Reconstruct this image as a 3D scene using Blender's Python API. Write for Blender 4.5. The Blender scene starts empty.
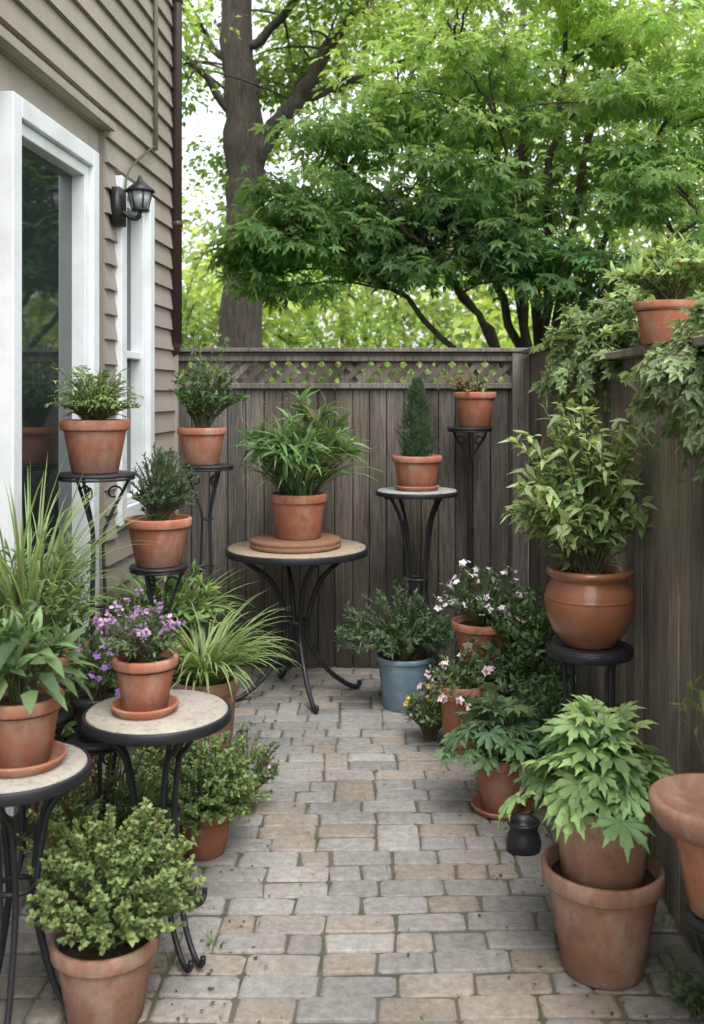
import bpy, math, numpy as np
rng=np.random.default_rng(11)
S=bpy.context.scene
S.view_settings.view_transform='Standard'; S.view_settings.look='None'; S.view_settings.exposure=0
A=np.array
U=lambda a,b,n=None: rng.uniform(a,b,n)
def nrm(v): return v/np.maximum(np.linalg.norm(v,axis=-1,keepdims=True),1e-9)

# ---------------------------------------------------------------- materials
class NT:
    def __init__(s,name):
        s.m=bpy.data.materials.new(name); s.m.use_nodes=True; s.t=s.m.node_tree; s.t.nodes.clear()
        s.out=s.n('ShaderNodeOutputMaterial')
    def n(s,ty,**k):
        nd=s.t.nodes.new(ty)
        for a,b in k.items(): setattr(nd,a,b)
        return nd
    def l(s,a,b): s.t.links.new(a,b)
    def pos(s,scale=(1,1,1)):
        g=s.n('ShaderNodeNewGeometry'); mp=s.n('ShaderNodeMapping'); mp.inputs['Scale'].default_value=scale
        s.l(g.outputs['Position'],mp.inputs['Vector']); return mp.outputs[0]
    def noise(s,vec,scale,detail=4,rough=.6):
        n=s.n('ShaderNodeTexNoise'); n.inputs['Scale'].default_value=scale; n.inputs['Detail'].default_value=detail; n.inputs['Roughness'].default_value=rough
        s.l(vec,n.inputs['Vector']); return n.outputs[0]
    def ramp(s,fac,stops):
        r=s.n('ShaderNodeValToRGB'); e=r.color_ramp.elements
        while len(e)<len(stops): e.new(.5)
        for i,(p,c) in enumerate(stops):
            e[i].position=p; e[i].color=(*c,1) if not isinstance(c,(int,float)) else (c,c,c,1)
        s.l(fac,r.inputs[0]); return r.outputs[0]
    def mix(s,fac,a,b,bt='MIX'):
        m=s.n('ShaderNodeMix',data_type='RGBA',blend_type=bt)
        for v,i in ((fac,0),(a,6),(b,7)):
            if hasattr(v,'links'): s.l(v,m.inputs[i])
            elif isinstance(v,(int,float)): m.inputs[i].default_value=v
            else: m.inputs[i].default_value=(*v,1)
        return m.outputs[2]
    def math(s,op,a,b):
        m=s.n('ShaderNodeMath',operation=op)
        for v,i in ((a,0),(b,1)):
            if hasattr(v,'links'): s.l(v,m.inputs[i])
            else: m.inputs[i].default_value=v
        return m.outputs[0]
    def attr(s):
        a=s.n('ShaderNodeAttribute'); a.attribute_name='Col'; return a.outputs['Color']
    def bsdf(s,col,rough=.7,bump=None,bs=.3,bd=.01,metal=0,spec=.5,coat=0):
        b=s.n('ShaderNodeBsdfPrincipled')
        if hasattr(col,'links'): s.l(col,b.inputs['Base Color'])
        else: b.inputs['Base Color'].default_value=(*col,1)
        if hasattr(rough,'links'): s.l(rough,b.inputs['Roughness'])
        else: b.inputs['Roughness'].default_value=rough
        b.inputs['Metallic'].default_value=metal; b.inputs['Specular IOR Level'].default_value=spec
        b.inputs['Coat Weight'].default_value=coat; b.inputs['Coat Roughness'].default_value=.15
        if bump is not None:
            bp=s.n('ShaderNodeBump'); bp.inputs['Strength'].default_value=bs; bp.inputs['Distance'].default_value=bd
            s.l(bump,bp.inputs['Height']); s.l(bp.outputs[0],b.inputs['Normal'])
        s.l(b.outputs[0],s.out.inputs[0]); return b

def m_leaf(name,tr=.35,rough=.45,plain=False):
    k=NT(name); c=k.attr(); n=k.noise(k.pos(),30,2)
    c2=k.mix(.6,c,k.ramp(n,[(.3,(.6,.63,.65)),(.7,(1.08,1.06,1.02))]),'MULTIPLY')
    if plain:
        b=k.n('ShaderNodeBsdfDiffuse'); k.l(c2,b.inputs[0])
    else: b=k.bsdf(c2,rough,spec=.3)
    t=k.n('ShaderNodeBsdfTranslucent'); tc=k.mix(1,c2,(1.8,1.7,.95),'MULTIPLY'); k.l(tc,t.inputs[0])
    ms=k.n('ShaderNodeMixShader'); ms.inputs[0].default_value=tr
    k.l(b.outputs[0],ms.inputs[1]); k.l(t.outputs[0],ms.inputs[2]); k.l(ms.outputs[0],k.out.inputs[0]); return k.m
LEAF=m_leaf('leaf',.33,.52); LEAFT=m_leaf('tree_leaf',.5,.5,True)
k=NT('petal'); k.bsdf(k.attr(),.6); PETAL=k.m
k=NT('stem'); k.bsdf(k.attr(),.6); STEM=k.m
def m_terra(name,a,b,bloom=.4,rough=.85,coat=0,dirt=.6):
    k=NT(name); p=k.pos(); oi=k.n('ShaderNodeObjectInfo')
    c=k.mix(k.noise(p,9,5),a,b)
    st=k.ramp(k.noise(k.pos((1,1,.45)),13,8,.7),[(.45,0.0),(.66,1.0)])
    c=k.mix(k.math('MULTIPLY',st,bloom),c,(.50,.41,.33))
    dk=k.ramp(k.noise(p,22,6,.7),[(.52,0.0),(.78,1.0)])
    c=k.mix(k.math('MULTIPLY',dk,dirt),c,(.12,.08,.05))
    tc=k.n('ShaderNodeTexCoord'); sp=k.n('ShaderNodeSeparateXYZ'); k.l(tc.outputs['Generated'],sp.inputs[0])
    mr=k.n('ShaderNodeMapRange'); mr.inputs[1].default_value=0; mr.inputs[2].default_value=.4; mr.inputs[3].default_value=1; mr.inputs[4].default_value=0; k.l(sp.outputs[2],mr.inputs[0])
    g=k.math('MULTIPLY',mr.outputs[0],k.ramp(k.noise(p,16,6,.7),[(.35,0.0),(.65,1.0)]))
    c=k.mix(k.math('MULTIPLY',g,dirt),c,(.13,.105,.07))
    br=k.n('ShaderNodeMapRange'); br.inputs[3].default_value=.82; br.inputs[4].default_value=1.1; k.l(oi.outputs['Random'],br.inputs[0])
    c=k.mix(1,c,br.outputs[0],'MULTIPLY')
    k.bsdf(c,rough,k.noise(p,90,5),.3,.004,coat=coat,spec=.3); return k.m
TERRA=m_terra('terracotta',(.44,.165,.095),(.33,.122,.07),.45)
TERRA2=m_terra('terracotta_pale',(.39,.205,.14),(.31,.16,.11),.55)
GLAZE=m_terra('glazed_clay',(.38,.155,.08),(.23,.088,.045),.06,.3,.5,.5)
k=NT('blue_paint'); p=k.pos(); k.bsdf(k.mix(k.ramp(k.noise(p,14,6),[(.42,0.0),(.72,.85)]),(.16,.26,.34),(.30,.37,.40)),.6,k.noise(p,60),.2,.003); BLUE=k.m
k=NT('dark_plastic'); k.bsdf((.018,.018,.02),.45); DARK=k.m
k=NT('soil'); p=k.pos(); k.bsdf(k.mix(k.noise(p,60,5),(.025,.016,.01),(.07,.045,.028)),.95,k.noise(p,80,5),.9,.01); SOIL=k.m
k=NT('wrought_iron'); p=k.pos(); k.bsdf(k.mix(k.noise(p,40,4),(.014,.016,.022),(.035,.036,.04)),.5,k.noise(p,160,3),.15,.002,metal=.3); IRON=k.m
def m_stone(name,a,b,d):
    k=NT(name); p=k.pos(); c=k.mix(k.noise(p,7,5),a,b)
    c=k.mix(k.ramp(k.noise(p,55,5,.75),[(.5,0.0),(.66,.75)]),c,d)
    c=k.mix(k.ramp(k.noise(p,14,6,.7),[(.5,0.0),(.75,.45)]),c,d)
    k.bsdf(c,.75,k.noise(p,120,4),.3,.003); return k.m
STONE=m_stone('stone_top',(.44,.41,.36),(.35,.31,.26),(.20,.17,.135))
STONEB=m_stone('tan_top',(.38,.31,.225),(.30,.24,.17),(.17,.125,.09))
STONEG=m_stone('grey_top',(.36,.37,.36),(.27,.28,.28),(.15,.15,.14))
k=NT('wood_slab'); p=k.pos((1,1,6)); k.bsdf(k.mix(k.noise(p,18,5),(.17,.08,.045),(.29,.16,.09)),.8,k.noise(p,50,5),.6,.005); SLAB=k.m
def m_fence(name):
    k=NT(name); c=k.attr()
    gr=k.noise(k.pos((22,22,.8)),7,9,.7)
    c=k.mix(.9,c,k.ramp(gr,[(.32,(.36,.35,.34)),(.5,(.92,.92,.92)),(.68,(1.6,1.58,1.55))]),'MULTIPLY')
    st=k.noise(k.pos((3,3,.7)),2.2,6,.6)
    c=k.mix(.9,c,k.ramp(st,[(.35,(.6,.59,.57)),(.65,(1.2,1.19,1.17))]),'MULTIPLY')
    kn=k.ramp(k.noise(k.pos((6,6,2.2)),2.6,2,.5),[(.70,0.0),(.76,.6)]); c=k.mix(kn,c,(.03,.024,.02))
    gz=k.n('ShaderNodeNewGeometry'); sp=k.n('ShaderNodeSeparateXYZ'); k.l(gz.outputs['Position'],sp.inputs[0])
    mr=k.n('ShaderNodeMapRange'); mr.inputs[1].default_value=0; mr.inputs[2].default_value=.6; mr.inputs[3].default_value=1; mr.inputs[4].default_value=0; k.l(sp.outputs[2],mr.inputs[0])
    c=k.mix(k.math('MULTIPLY',mr.outputs[0],k.noise(k.pos(),9,5)),c,(.035,.04,.025))  # low boards mixed darker: shade at the fence foot put into the colour
    k.bsdf(c,.9,gr,.9,.006,spec=.15); return k.m
FENCE=m_fence('weathered_wood')
k=NT('siding_paint'); p=k.pos(); c=k.mix(.7,k.attr(),k.ramp(k.noise(k.pos((1,1,.3)),3,7,.65),[(.3,(.74,.73,.71)),(.7,(1.08,1.07,1.06))]),'MULTIPLY'); c=k.mix(k.ramp(k.noise(p,30,6,.7),[(.6,0.0),(.8,.35)]),c,(.17,.15,.13)); k.bsdf(c,.7,k.noise(k.pos((1,1.2,14)),25,4),.15,.003,spec=.25); SIDING=k.m
k=NT('white_paint'); p=k.pos(); k.bsdf(k.mix(k.ramp(k.noise(p,6,6),[(.45,0.0),(.8,.6)]),(.74,.77,.79),(.50,.50,.48)),.5); WHITE=k.m
k=NT('window_glass'); k.bsdf((.02,.028,.028),.03,spec=1.0); GLASS=k.m
k=NT('brown_metal'); k.bsdf((.055,.03,.03),.45); BROWN=k.m
k=NT('lamp_glass'); k.bsdf((.35,.37,.38),.1,spec=.8); LGLASS=k.m
k=NT('paver'); p=k.pos(); c=k.attr()
c=k.mix(.9,c,k.ramp(k.noise(p,34,9,.8),[(.3,(.55,.55,.56)),(.5,(.95,.95,.95)),(.7,(1.35,1.34,1.33))]),'MULTIPLY')
c=k.mix(.8,c,k.ramp(k.noise(p,2.3,6,.65),[(.3,(.68,.68,.68)),(.62,(1.1,1.09,1.08))]),'MULTIPLY')
c=k.mix(k.ramp(k.noise(p,5,8,.78),[(.52,0.0),(.72,.42)]),c,(.15,.147,.125))
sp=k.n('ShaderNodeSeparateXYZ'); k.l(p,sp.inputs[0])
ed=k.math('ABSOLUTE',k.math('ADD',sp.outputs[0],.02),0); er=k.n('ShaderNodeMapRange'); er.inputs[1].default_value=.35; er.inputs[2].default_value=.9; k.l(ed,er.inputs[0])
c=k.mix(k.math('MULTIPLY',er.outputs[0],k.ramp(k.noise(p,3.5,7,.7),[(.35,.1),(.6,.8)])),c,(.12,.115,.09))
k.bsdf(c,.9,k.noise(p,80,7,.75),.8,.006,spec=.2); PAVER=k.m
k=NT('joint_sand'); p=k.pos(); c=k.mix(k.ramp(k.noise(p,6,6,.7),[(.45,0.0),(.62,1.0)]),(.12,.105,.085),(.065,.08,.04)); k.bsdf(c,.95,k.noise(p,90,5),.8,.008); SAND=k.m
k=NT('lawn'); p=k.pos(); k.bsdf(k.mix(k.noise(p,1.5,8,.7),(.055,.11,.025),(.12,.18,.05)),.95,k.noise(p,20,6),1,.05); LAWN=k.m
k=NT('bark'); gr=k.noise(k.pos((9,9,1.3)),3,8,.7); k.bsdf(k.mix(k.ramp(gr,[(.3,0.0),(.7,1.0)]),(.028,.023,.019),(.12,.097,.08)),.95,gr,1,.06); BARK=k.m
k=NT('distant_bark'); k.bsdf((.07,.06,.05),.95); BARK2=k.m

# ---------------------------------------------------------------- mesh builder
class MB:
    def __init__(s): s.V=[];s.F=[];s.C=[];s.n=0
    def add(s,V,F,col=(.5,.5,.5),mi=0):
        V=np.asarray(V,float).reshape(-1,3); col=np.asarray(col,float)
        if col.ndim==1: col=np.tile(col,(len(V),1))
        if not isinstance(F,list): F=[F]
        for f in F: s.F.append((np.asarray(f,int)+s.n,mi))
        s.V.append(V); s.C.append(col); s.n+=len(V)
    def obj(s,name,mats,parent=None,smooth=True):
        if not s.V: return None
        V=np.concatenate(s.V); C=np.concatenate(s.C)
        if parent is not None: V=V-A(parent.location)
        me=bpy.data.meshes.new(name)
        lp=np.concatenate([f.ravel() for f,_ in s.F]); tot=np.concatenate([np.full(len(f),f.shape[1]) for f,_ in s.F])
        mi=np.concatenate([np.full(len(f),m) for f,m in s.F]); st=np.concatenate([[0],np.cumsum(tot)[:-1]])
        me.vertices.add(len(V)); me.vertices.foreach_set('co',V.astype(np.float32).ravel())
        me.loops.add(len(lp)); me.loops.foreach_set('vertex_index',lp.astype(np.int32))
        me.polygons.add(len(tot)); me.polygons.foreach_set('loop_start',st.astype(np.int32))
        me.update(calc_edges=True)
        me.polygons.foreach_set('material_index',mi.astype(np.int32))
        me.polygons.foreach_set('use_smooth',np.full(len(tot),smooth))
        ca=me.color_attributes.new('Col','FLOAT_COLOR','POINT')
        ca.data.foreach_set('color',np.concatenate([np.clip(C,0,1.5),np.ones((len(C),1))],1).astype(np.float32).ravel())
        for m in (mats if isinstance(mats,list) else [mats]): me.materials.append(m)
        me.update(); o=bpy.data.objects.new(name,me); S.collection.objects.link(o)
        if parent is not None: o.parent=parent
        return o
def empty(name,loc):
    e=bpy.data.objects.new(name,None); e.location=loc; e.empty_display_size=.1; S.collection.objects.link(e); return e
BOXF=A([[0,3,2,1],[4,5,6,7],[0,1,5,4],[1,2,6,5],[2,3,7,6],[3,0,4,7]])
def box(mb,a,b,col=(.5,.5,.5),mi=0,fn=None):
    x0,y0,z0=a;x1,y1,z1=b
    V=A([[x0,y0,z0],[x1,y0,z0],[x1,y1,z0],[x0,y1,z0],[x0,y0,z1],[x1,y0,z1],[x1,y1,z1],[x0,y1,z1]],float)
    if fn: V=fn(V)
    mb.add(V,BOXF,col,mi)
def bevel(o,w,seg=2):
    m=o.modifiers.new('b','BEVEL'); m.width=w; m.segments=seg; m.limit_method='ANGLE'
def tube(mb,P,r,seg=8,col=(.5,.5,.5),mi=0,caps=True):
    P=np.asarray(P,float); n=len(P); r=np.broadcast_to(np.asarray(r,float),(n,))
    T=nrm(np.gradient(P,axis=0)); t=T[0]; up=A([0,0,1.]) if abs(t[2])<.9 else A([1.,0,0])
    a=nrm(np.cross(t,up)); fr=[]
    for i in range(n):
        a=nrm(a-np.dot(a,T[i])*T[i]); fr.append((a,np.cross(T[i],a)))
    th=np.linspace(0,2*np.pi,seg,endpoint=False); c,s_=np.cos(th)[:,None],np.sin(th)[:,None]
    V=np.concatenate([P[i]+r[i]*(c*fr[i][0]+s_*fr[i][1]) for i in range(n)])
    i,j=np.meshgrid(np.arange(n-1),np.arange(seg),indexing='ij'); i=i.ravel();j=j.ravel();j2=(j+1)%seg
    F=[np.stack([i*seg+j,i*seg+j2,(i+1)*seg+j2,(i+1)*seg+j],1)]
    if caps: F+= [A([list(range(seg))[::-1]]),A([[ (n-1)*seg+q for q in range(seg)]])]
    mb.add(V,F,col,mi)
def lathe(mb,prof,c,seg=48,col=(.5,.5,.5),mi=0,wob=0,close=True):
    prof=A(prof,float); n=len(prof); th=np.linspace(0,2*np.pi,seg,endpoint=False)
    ph=U(0,6); w=1+wob*np.sin(2*th+ph)
    V=np.zeros((n,seg,3)); V[:,:,0]=prof[:,0:1]*np.cos(th)*w+c[0]; V[:,:,1]=prof[:,0:1]*np.sin(th)*w+c[1]; V[:,:,2]=prof[:,1:2]+c[2]
    i,j=np.meshgrid(np.arange(n-1),np.arange(seg),indexing='ij'); i=i.ravel();j=j.ravel();j2=(j+1)%seg
    F=[np.stack([i*seg+j,i*seg+j2,(i+1)*seg+j2,(i+1)*seg+j],1)]
    if close: F+=[A([list(range(seg))[::-1]]),A([[(n-1)*seg+q for q in range(seg)]])]
    mb.add(V.reshape(-1,3),F,col,mi)
def bez(p0,p1,p2,t):
    t=np.asarray(t)[...,None]; return (1-t)**2*p0+2*t*(1-t)*p1+t*t*p2
def cat(P,n=8):
    P=A(P,float); Q=np.vstack([2*P[0]-P[1],P,2*P[-1]-P[-2]]); out=[]
    for i in range(1,len(Q)-2):
        for t in np.linspace(0,1,n,endpoint=False):
            a,b,c,d=Q[i-1],Q[i],Q[i+1],Q[i+2]
            out.append(.5*((2*b)+(-a+c)*t+(2*a-5*b+4*c-d)*t*t+(-a+3*b-3*c+d)*t**3))
    out.append(P[-1]); return A(out)

# ---------------------------------------------------------------- leaves
def T_simple(w=.5): return A([[0,0,0],[-w/2,.45,.08],[0,1,0],[w/2,.45,.08]]),[A([[0,2,1],[0,3,2]])]
def T_lance(w=.3):
    a=w/2
    return A([[0,0,0],[-a,.3,.05],[0,.33,-.0],[a,.3,.05],[-a*.75,.65,.04],[0,.67,0],[a*.75,.65,.04],[0,1,0]]),[A([[0,2,1],[0,3,2],[4,5,7],[5,6,7]]),A([[1,2,5,4],[2,3,6,5]])]
def T_palm(nl=5,spread=105,w=.26,c0=.2,side=.55,full=False):
    V=[[0,c0,0]];F=[]
    ang=np.linspace(-180,180,nl,endpoint=False) if full else np.linspace(-spread,spread,nl)
    for a in ang:
        L=(1-c0)*(1 if full else (1-(1-side)*(abs(a)/spread)**1.3)); d=A([math.sin(math.radians(a)),math.cos(math.radians(a))]); q=A([d[1],-d[0]])
        c=A([0,c0]); m=c+d*L*.5
        i=len(V); V+= [[*(m-q*w*.5*L),.05],[*(c+d*L),-.06],[*(m+q*w*.5*L),.05]]; F.append([0,i,i+1,i+2])
    return A(V),[A(F)]
def T_lobed(nl=7,spread=115,w=.4,c0=.05,side=.7):
    V=[[0,c0,0]];F3=[];F4=[]
    for a in np.linspace(-spread,spread,nl):
        L=(1-c0)*(1-(1-side)*(abs(a)/spread)**1.3); d=A([math.sin(math.radians(a)),math.cos(math.radians(a))]); q=A([d[1],-d[0]]); c=A([0,c0]); i=len(V)
        def P(t,s,z): V.append([*(c+d*L*t+q*s*w*L),z])
        P(.42,-.42,.05);P(.42,0,-.01);P(.42,.42,.05);P(.72,-.5,.03);P(.68,0,-.03);P(.72,.5,.03);P(.76,-.25,.02);P(.76,.25,.02);P(1,0,-.09)
        F3+=[[0,i+1,i],[0,i+2,i+1],[i+3,i+4,i+6],[i+4,i+5,i+7]]; F4+=[[i,i+1,i+4,i+3],[i+1,i+2,i+5,i+4],[i+6,i+4,i+7,i+8]]
    return A(V),[A(F3),A(F4)]
def place(mb,P,D,Nn,L,T,col,bend=.2,edge=None):
    V0,F0=T; n=len(P); k=len(V0); D=nrm(D); Nn=nrm(Nn-(Nn*D).sum(1,keepdims=True)*D); R=np.cross(D,Nn)
    L=np.broadcast_to(L,(n,)); be=np.broadcast_to(bend,(n,))
    z=V0[None,:,2]-be[:,None]*np.maximum(V0[None,:,1],0)**2
    V=P[:,None]+L[:,None,None]*(V0[None,:,0,None]*R[:,None]+V0[None,:,1,None]*D[:,None]+z[...,None]*Nn[:,None])
    off=(np.arange(n)*k)[:,None,None]
    F=[(f[None]+off).reshape(-1,f.shape[1]) for f in F0]
    C=np.repeat(col,k,0).reshape(n,k,3)
    ax=np.abs(V0[:,0])/max(np.abs(V0[:,0]).max(),1e-6); rad=np.clip(np.hypot(V0[:,0],V0[:,1]),0,1)
    C=C*(.86+.22*rad)[None,:,None]
    if edge is not None:
        w=(np.clip(rad,0,1)**1.5*.75)[None,:,None]*U(.2,1,(n,1,1)); C=C*(1-w)+A(edge)*w
    mb.add(V.reshape(-1,3),F,C.reshape(-1,3))
GAIN=1.5; DESAT=.16
def colv(base,n,v=.22,yl=.25):
    base=A(base)*GAIN; lum=(base@A([.25,.65,.1]))[...,None] if base.ndim>1 else (base@A([.25,.65,.1]))
    base=base*(1-DESAT)+lum*DESAT
    c=base*(1+v*rng.standard_normal((n,1))).clip(.4,1.9)
    y=U(0,yl,(n,1)); return c*(1+y*A([1.0,.4,0]))
def runit(n): return nrm(rng.standard_normal((n,3)))
SB=(.10,.10,.05)
def bush(mL,mS,base,cen,rad,ns,lps,L,T,col,t0=.25,bend=.25,up=.35,rnd=.8,tan=.7,br=.03,sr=.002,low=.0,var=.33,tip=None,arch=.25,side=False,nup=1.0,edge=None):
    base,cen,rad=A(base,float),A(cen,float),A(rad,float); Ps=[];Ds=[];Ns=[];Cs=[];tips=[]
    for i in range(ns):
        v=runit(1)[0]; 
        if v[2]<low: v[2]=low+abs(v[2]-low)*U(0,.6); v=nrm(v)
        p2=cen+v*rad*U(.66,1.14); th=U(0,6.28); p0=base+A([math.cos(th),math.sin(th),0])*br*U(0,1)
        p1=(p0+p2)/2+A([0,0,np.linalg.norm(p2-p0)*arch])
        tube_n=7; tt=np.linspace(0,1,tube_n); 
        if mS is not None: tube(mS,bez(p0,p1,p2,tt),np.linspace(sr*1.6,sr*.6,tube_n),4,SB,caps=False)
        t=t0+(1-t0)*np.sort(U(0,1,lps))**.8; p=bez(p0,p1,p2,t); tg=nrm(2*(1-t)[:,None]*(p1-p0)+2*t[:,None]*(p2-p1))
        if side:
            sd=nrm(np.cross(tg,A([0,0,1.]))+1e-6)*np.where(np.arange(lps)%2,1,-1)[:,None]; d=sd+tg*tan+runit(lps)*.15
            nn=np.cross(sd,tg)*np.where(np.arange(lps)%2,1,-1)[:,None]+runit(lps)*.2
        else:
            d=tg*tan+runit(lps)*rnd+A([0,0,up]); nn=A([0,0,nup])+runit(lps)*.7+nrm(p-cen)*.3
        cb=A(col)*U(1-var,1+var)
        if tip is not None: cb=cb*(1-t[:,None]**3)+A(tip)*U(.85,1.15)*t[:,None]**3
        c=colv(cb,lps,.2)
        Ps.append(p);Ds.append(d);Ns.append(nn);Cs.append(c);tips.append(p2)
    P=np.concatenate(Ps); n=len(P); C=np.concatenate(Cs)
    dead=rng.random(n)<.012; C[dead]=A([.22,.15,.06])
    place(mL,P,np.concatenate(Ds),np.concatenate(Ns),L*U(.55,1.25,n),T,C,bend*U(.2,1.8,n),edge)
    return A(tips)
def grass(mL,base,rb,n,L,w,col,th0=(3,25),th1=(60,140),segs=8,var=.22,stripe=None):
    az=U(0,2*np.pi,n); r=rb*np.sqrt(U(0,1,n)); P=A(base)+np.stack([r*np.cos(az),r*np.sin(az),0*r],1)
    az=az+rng.normal(0,.5,n); Ls=L*U(.5,1.12,n); a0=np.radians(U(*th0,n)); a1=np.radians(U(*th1,n)); ws=w*U(.7,1.2,n)
    h=np.stack([np.cos(az),np.sin(az),0*az],1); sd=np.stack([-np.sin(az),np.cos(az),0*az],1); z=A([0,0,1.])
    V=[];p=P.copy()
    for i in range(segs+1):
        t=i/segs; th=a0+(a1-a0)*t**1.3; wi=(ws*(.55+.9*t if t<.4 else .91*(1-((t-.4)/.6)**2)+.03))[:,None]
        nn=-h*np.cos(th)[:,None]+z*np.sin(th)[:,None]
        V+=[p-sd*wi/2+nn*wi*.2,p,p+sd*wi/2+nn*wi*.2]
        p=p+(Ls/segs)[:,None]*(h*np.sin(th)[:,None]+z*np.cos(th)[:,None])
    V=np.stack(V,1); k=V.shape[1]; F=[]
    for i in range(segs):
        F+=[[3*i,3*i+1,3*i+4,3*i+3],[3*i+1,3*i+2,3*i+5,3*i+4]]
    F=(A(F)[None]+(np.arange(n)*k)[:,None,None]).reshape(-1,4)
    C=np.repeat(colv(col,n,var),k,0).reshape(n,segs+1,3,3)*np.linspace(.75,1.1,segs+1)[None,:,None,None]
    if stripe is not None: C[:,:,1]=C[:,:,1]*.4+A(stripe)*.6
    mL.add(V.reshape(-1,3),F,C.reshape(-1,3))
def rosette(mL,mS,base,n,R,H,L,T,col,bend=.5,br=.02,droop=.3,var=.2):
    Ps=[];Ds=[];Ns=[]
    for i in range(n):
        az=i*2.39996+U(-.4,.4); f=math.sqrt((i+.5)/n); h=A([math.cos(az),math.sin(az),0])
        p0=A(base)+h*br*U(0,1); p2=A(base)+h*R*f*U(.75,1.15)+A([0,0,H*(1-.75*f**2)*U(.75,1.15)])
        p1=p0*.6+p2*.4+A([0,0,.25*H]); tube(mS,bez(p0,p1,p2,np.linspace(0,1,6)),.0022,5,(.10,.16,.05),caps=False)
        Ps.append(p2);Ds.append(h*(f*.9+.1)+A([0,0,.35-droop*f*1.6])+runit(1)[0]*.22);Ns.append(A([0,0,1.])+h*.35*f+runit(1)[0]*.35)
    place(mL,A(Ps),A(Ds),A(Ns),L*U(.65,1.15,n),T,colv(col,n,var),bend*U(.4,1.5,n))
FL=T_palm(5,180,.75,.0,1,True)
def flowers(mF,P,col,size,spread=.01,per=1,var=.15):
    P=np.repeat(P,per,0); n=len(P); P=P+rng.normal(0,1,(n,3))*spread; d=runit(n)+A([0,-.2,.2])
    nn=A([0,-.4,.9])+runit(n)*.6; c=A(col)*(1+var*rng.standard_normal((n,1)))
    place(mF,P,d,nn,size*U(.7,1.2,n),FL,c,0)

# ---------------------------------------------------------------- pots
def pot_prof(r,h,bot=.68,rimh=.2,lip=.006):
    t=.009; rb=r*bot; zr=h*(1-rimh); ro=r-lip-.002; re=rb+(ro-rb)*(1-rimh)
    return [(rb*.5,0),(rb-.004,0),(rb,.004),(re,zr-.004),(re+.001,zr),(r-.003,zr+.002),(r-.001,zr+.006),(r,h-.006),(r-.003,h-.001),(r-.006,h),(r-t-.003,h),(r-t-.006,h-.004),(re-t,zr),(re-t-.004,h*.8)]
def pot(par,x,y,z,r,h,mat=TERRA,saucer=0,bot=.68,rimh=.2,soil=True):
    if saucer:
        m=MB(); s=saucer; lathe(m,[(s*.5,0),(s*.85,0),(s*.88,.002),(s,.02),(s,.024),(s-.004,.026),(s-.008,.024),(s*.84,.008),(s*.4,.007)],(x,y,z),48)
        m.obj('saucer',mat,par); z+=.008
    m=MB(); lathe(m,pot_prof(r,h,bot,rimh),(x,y,z),56,wob=.008,close=False)
    n=m.obj('pot',mat,par)
    if soil:
        m=MB(); rs=r*.9; zz=z+h*.86
        lathe(m,[(rs,-.012),(rs*.97,0),(rs*.6,.006),(rs*.25,.012),(.002,.014)],(x,y,zz),24); m.obj('soil',SOIL,par)
    return z+h*.86
class Plant:
    def __init__(s,name,x,y,z): s.e=empty(name,(x,y,z)); s.L=MB(); s.S=MB(); s.F=MB()
    def done(s,leaf=LEAF,smooth=False):
        s.L.obj('leaves',leaf,s.e,smooth); s.S.obj('stems',STEM,s.e); s.F.obj('flowers',PETAL,s.e,False)

# ---------------------------------------------------------------- iron tables
def table(name,x,y,zt,r,top,nl=4,foot=None,pinch=.05,zp=.55,rod=.008,th=.03,rot=0,double=False,hoop=None):
    e=empty(name,(x,y,0)); m=MB(); ri=r-.008
    lathe(m,[(ri*.3,zt-th*.8),(ri-.004,zt-th*.8),(ri,zt-th*.7),(ri,zt-.002),(ri-.003,zt+.002),(ri*.4,zt+.003),(.002,zt+.003)],(x,y,0),64); m.obj('top',top,e)
    m=MB(); lathe(m,[(r-.009,zt-th),(r,zt-th),(r+.002,zt-th+.003),(r+.002,zt-.005),(r,zt-.002),(r-.007,zt-.002),(r-.009,zt-th*.4),(r-.009,zt-th)],(x,y,0),64,close=False)
    foot=foot or r*.95
    for i in range(nl):
        a=rot+i*2*math.pi/nl
        for s_ in ((-.018,.018) if double else (0,)):
            pr=[(r*.82,zt-th),(r*.70,zt-th-.035),(pinch+(r*.7-pinch)*.35,zt*(zp+.26)),(pinch,zt*zp),(pinch*1.15,zt*(zp-.15)),(pinch+(foot-pinch)*.4,zt*.16),(foot*.82,zt*.05),(foot,.012),(foot+.018,.022),(foot+.022,.04)]
            P=cat([(x+q*math.cos(a)-s_*math.sin(a),y+q*math.sin(a)+s_*math.cos(a),zz) for q,zz in pr],7)
            tube(m,P,rod,8)
    for zz,rr in ([(zt*zp,pinch)] + ([(hoop[0],hoop[1])] if hoop else [])):
        t=np.linspace(0,2*np.pi,33); tube(m,np.stack([x+rr*np.cos(t),y+rr*np.sin(t),0*t+zz],1),rod*.8,6,caps=False)
    for i in range(nl):
        a=rot+i*2*math.pi/nl; tube(m,[(x,y,zt-th-.006),(x+r*.95*math.cos(a),y+r*.95*math.sin(a),zt-th-.006)],rod*.8,6)
    m.obj('frame',IRON,e); return e
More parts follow.
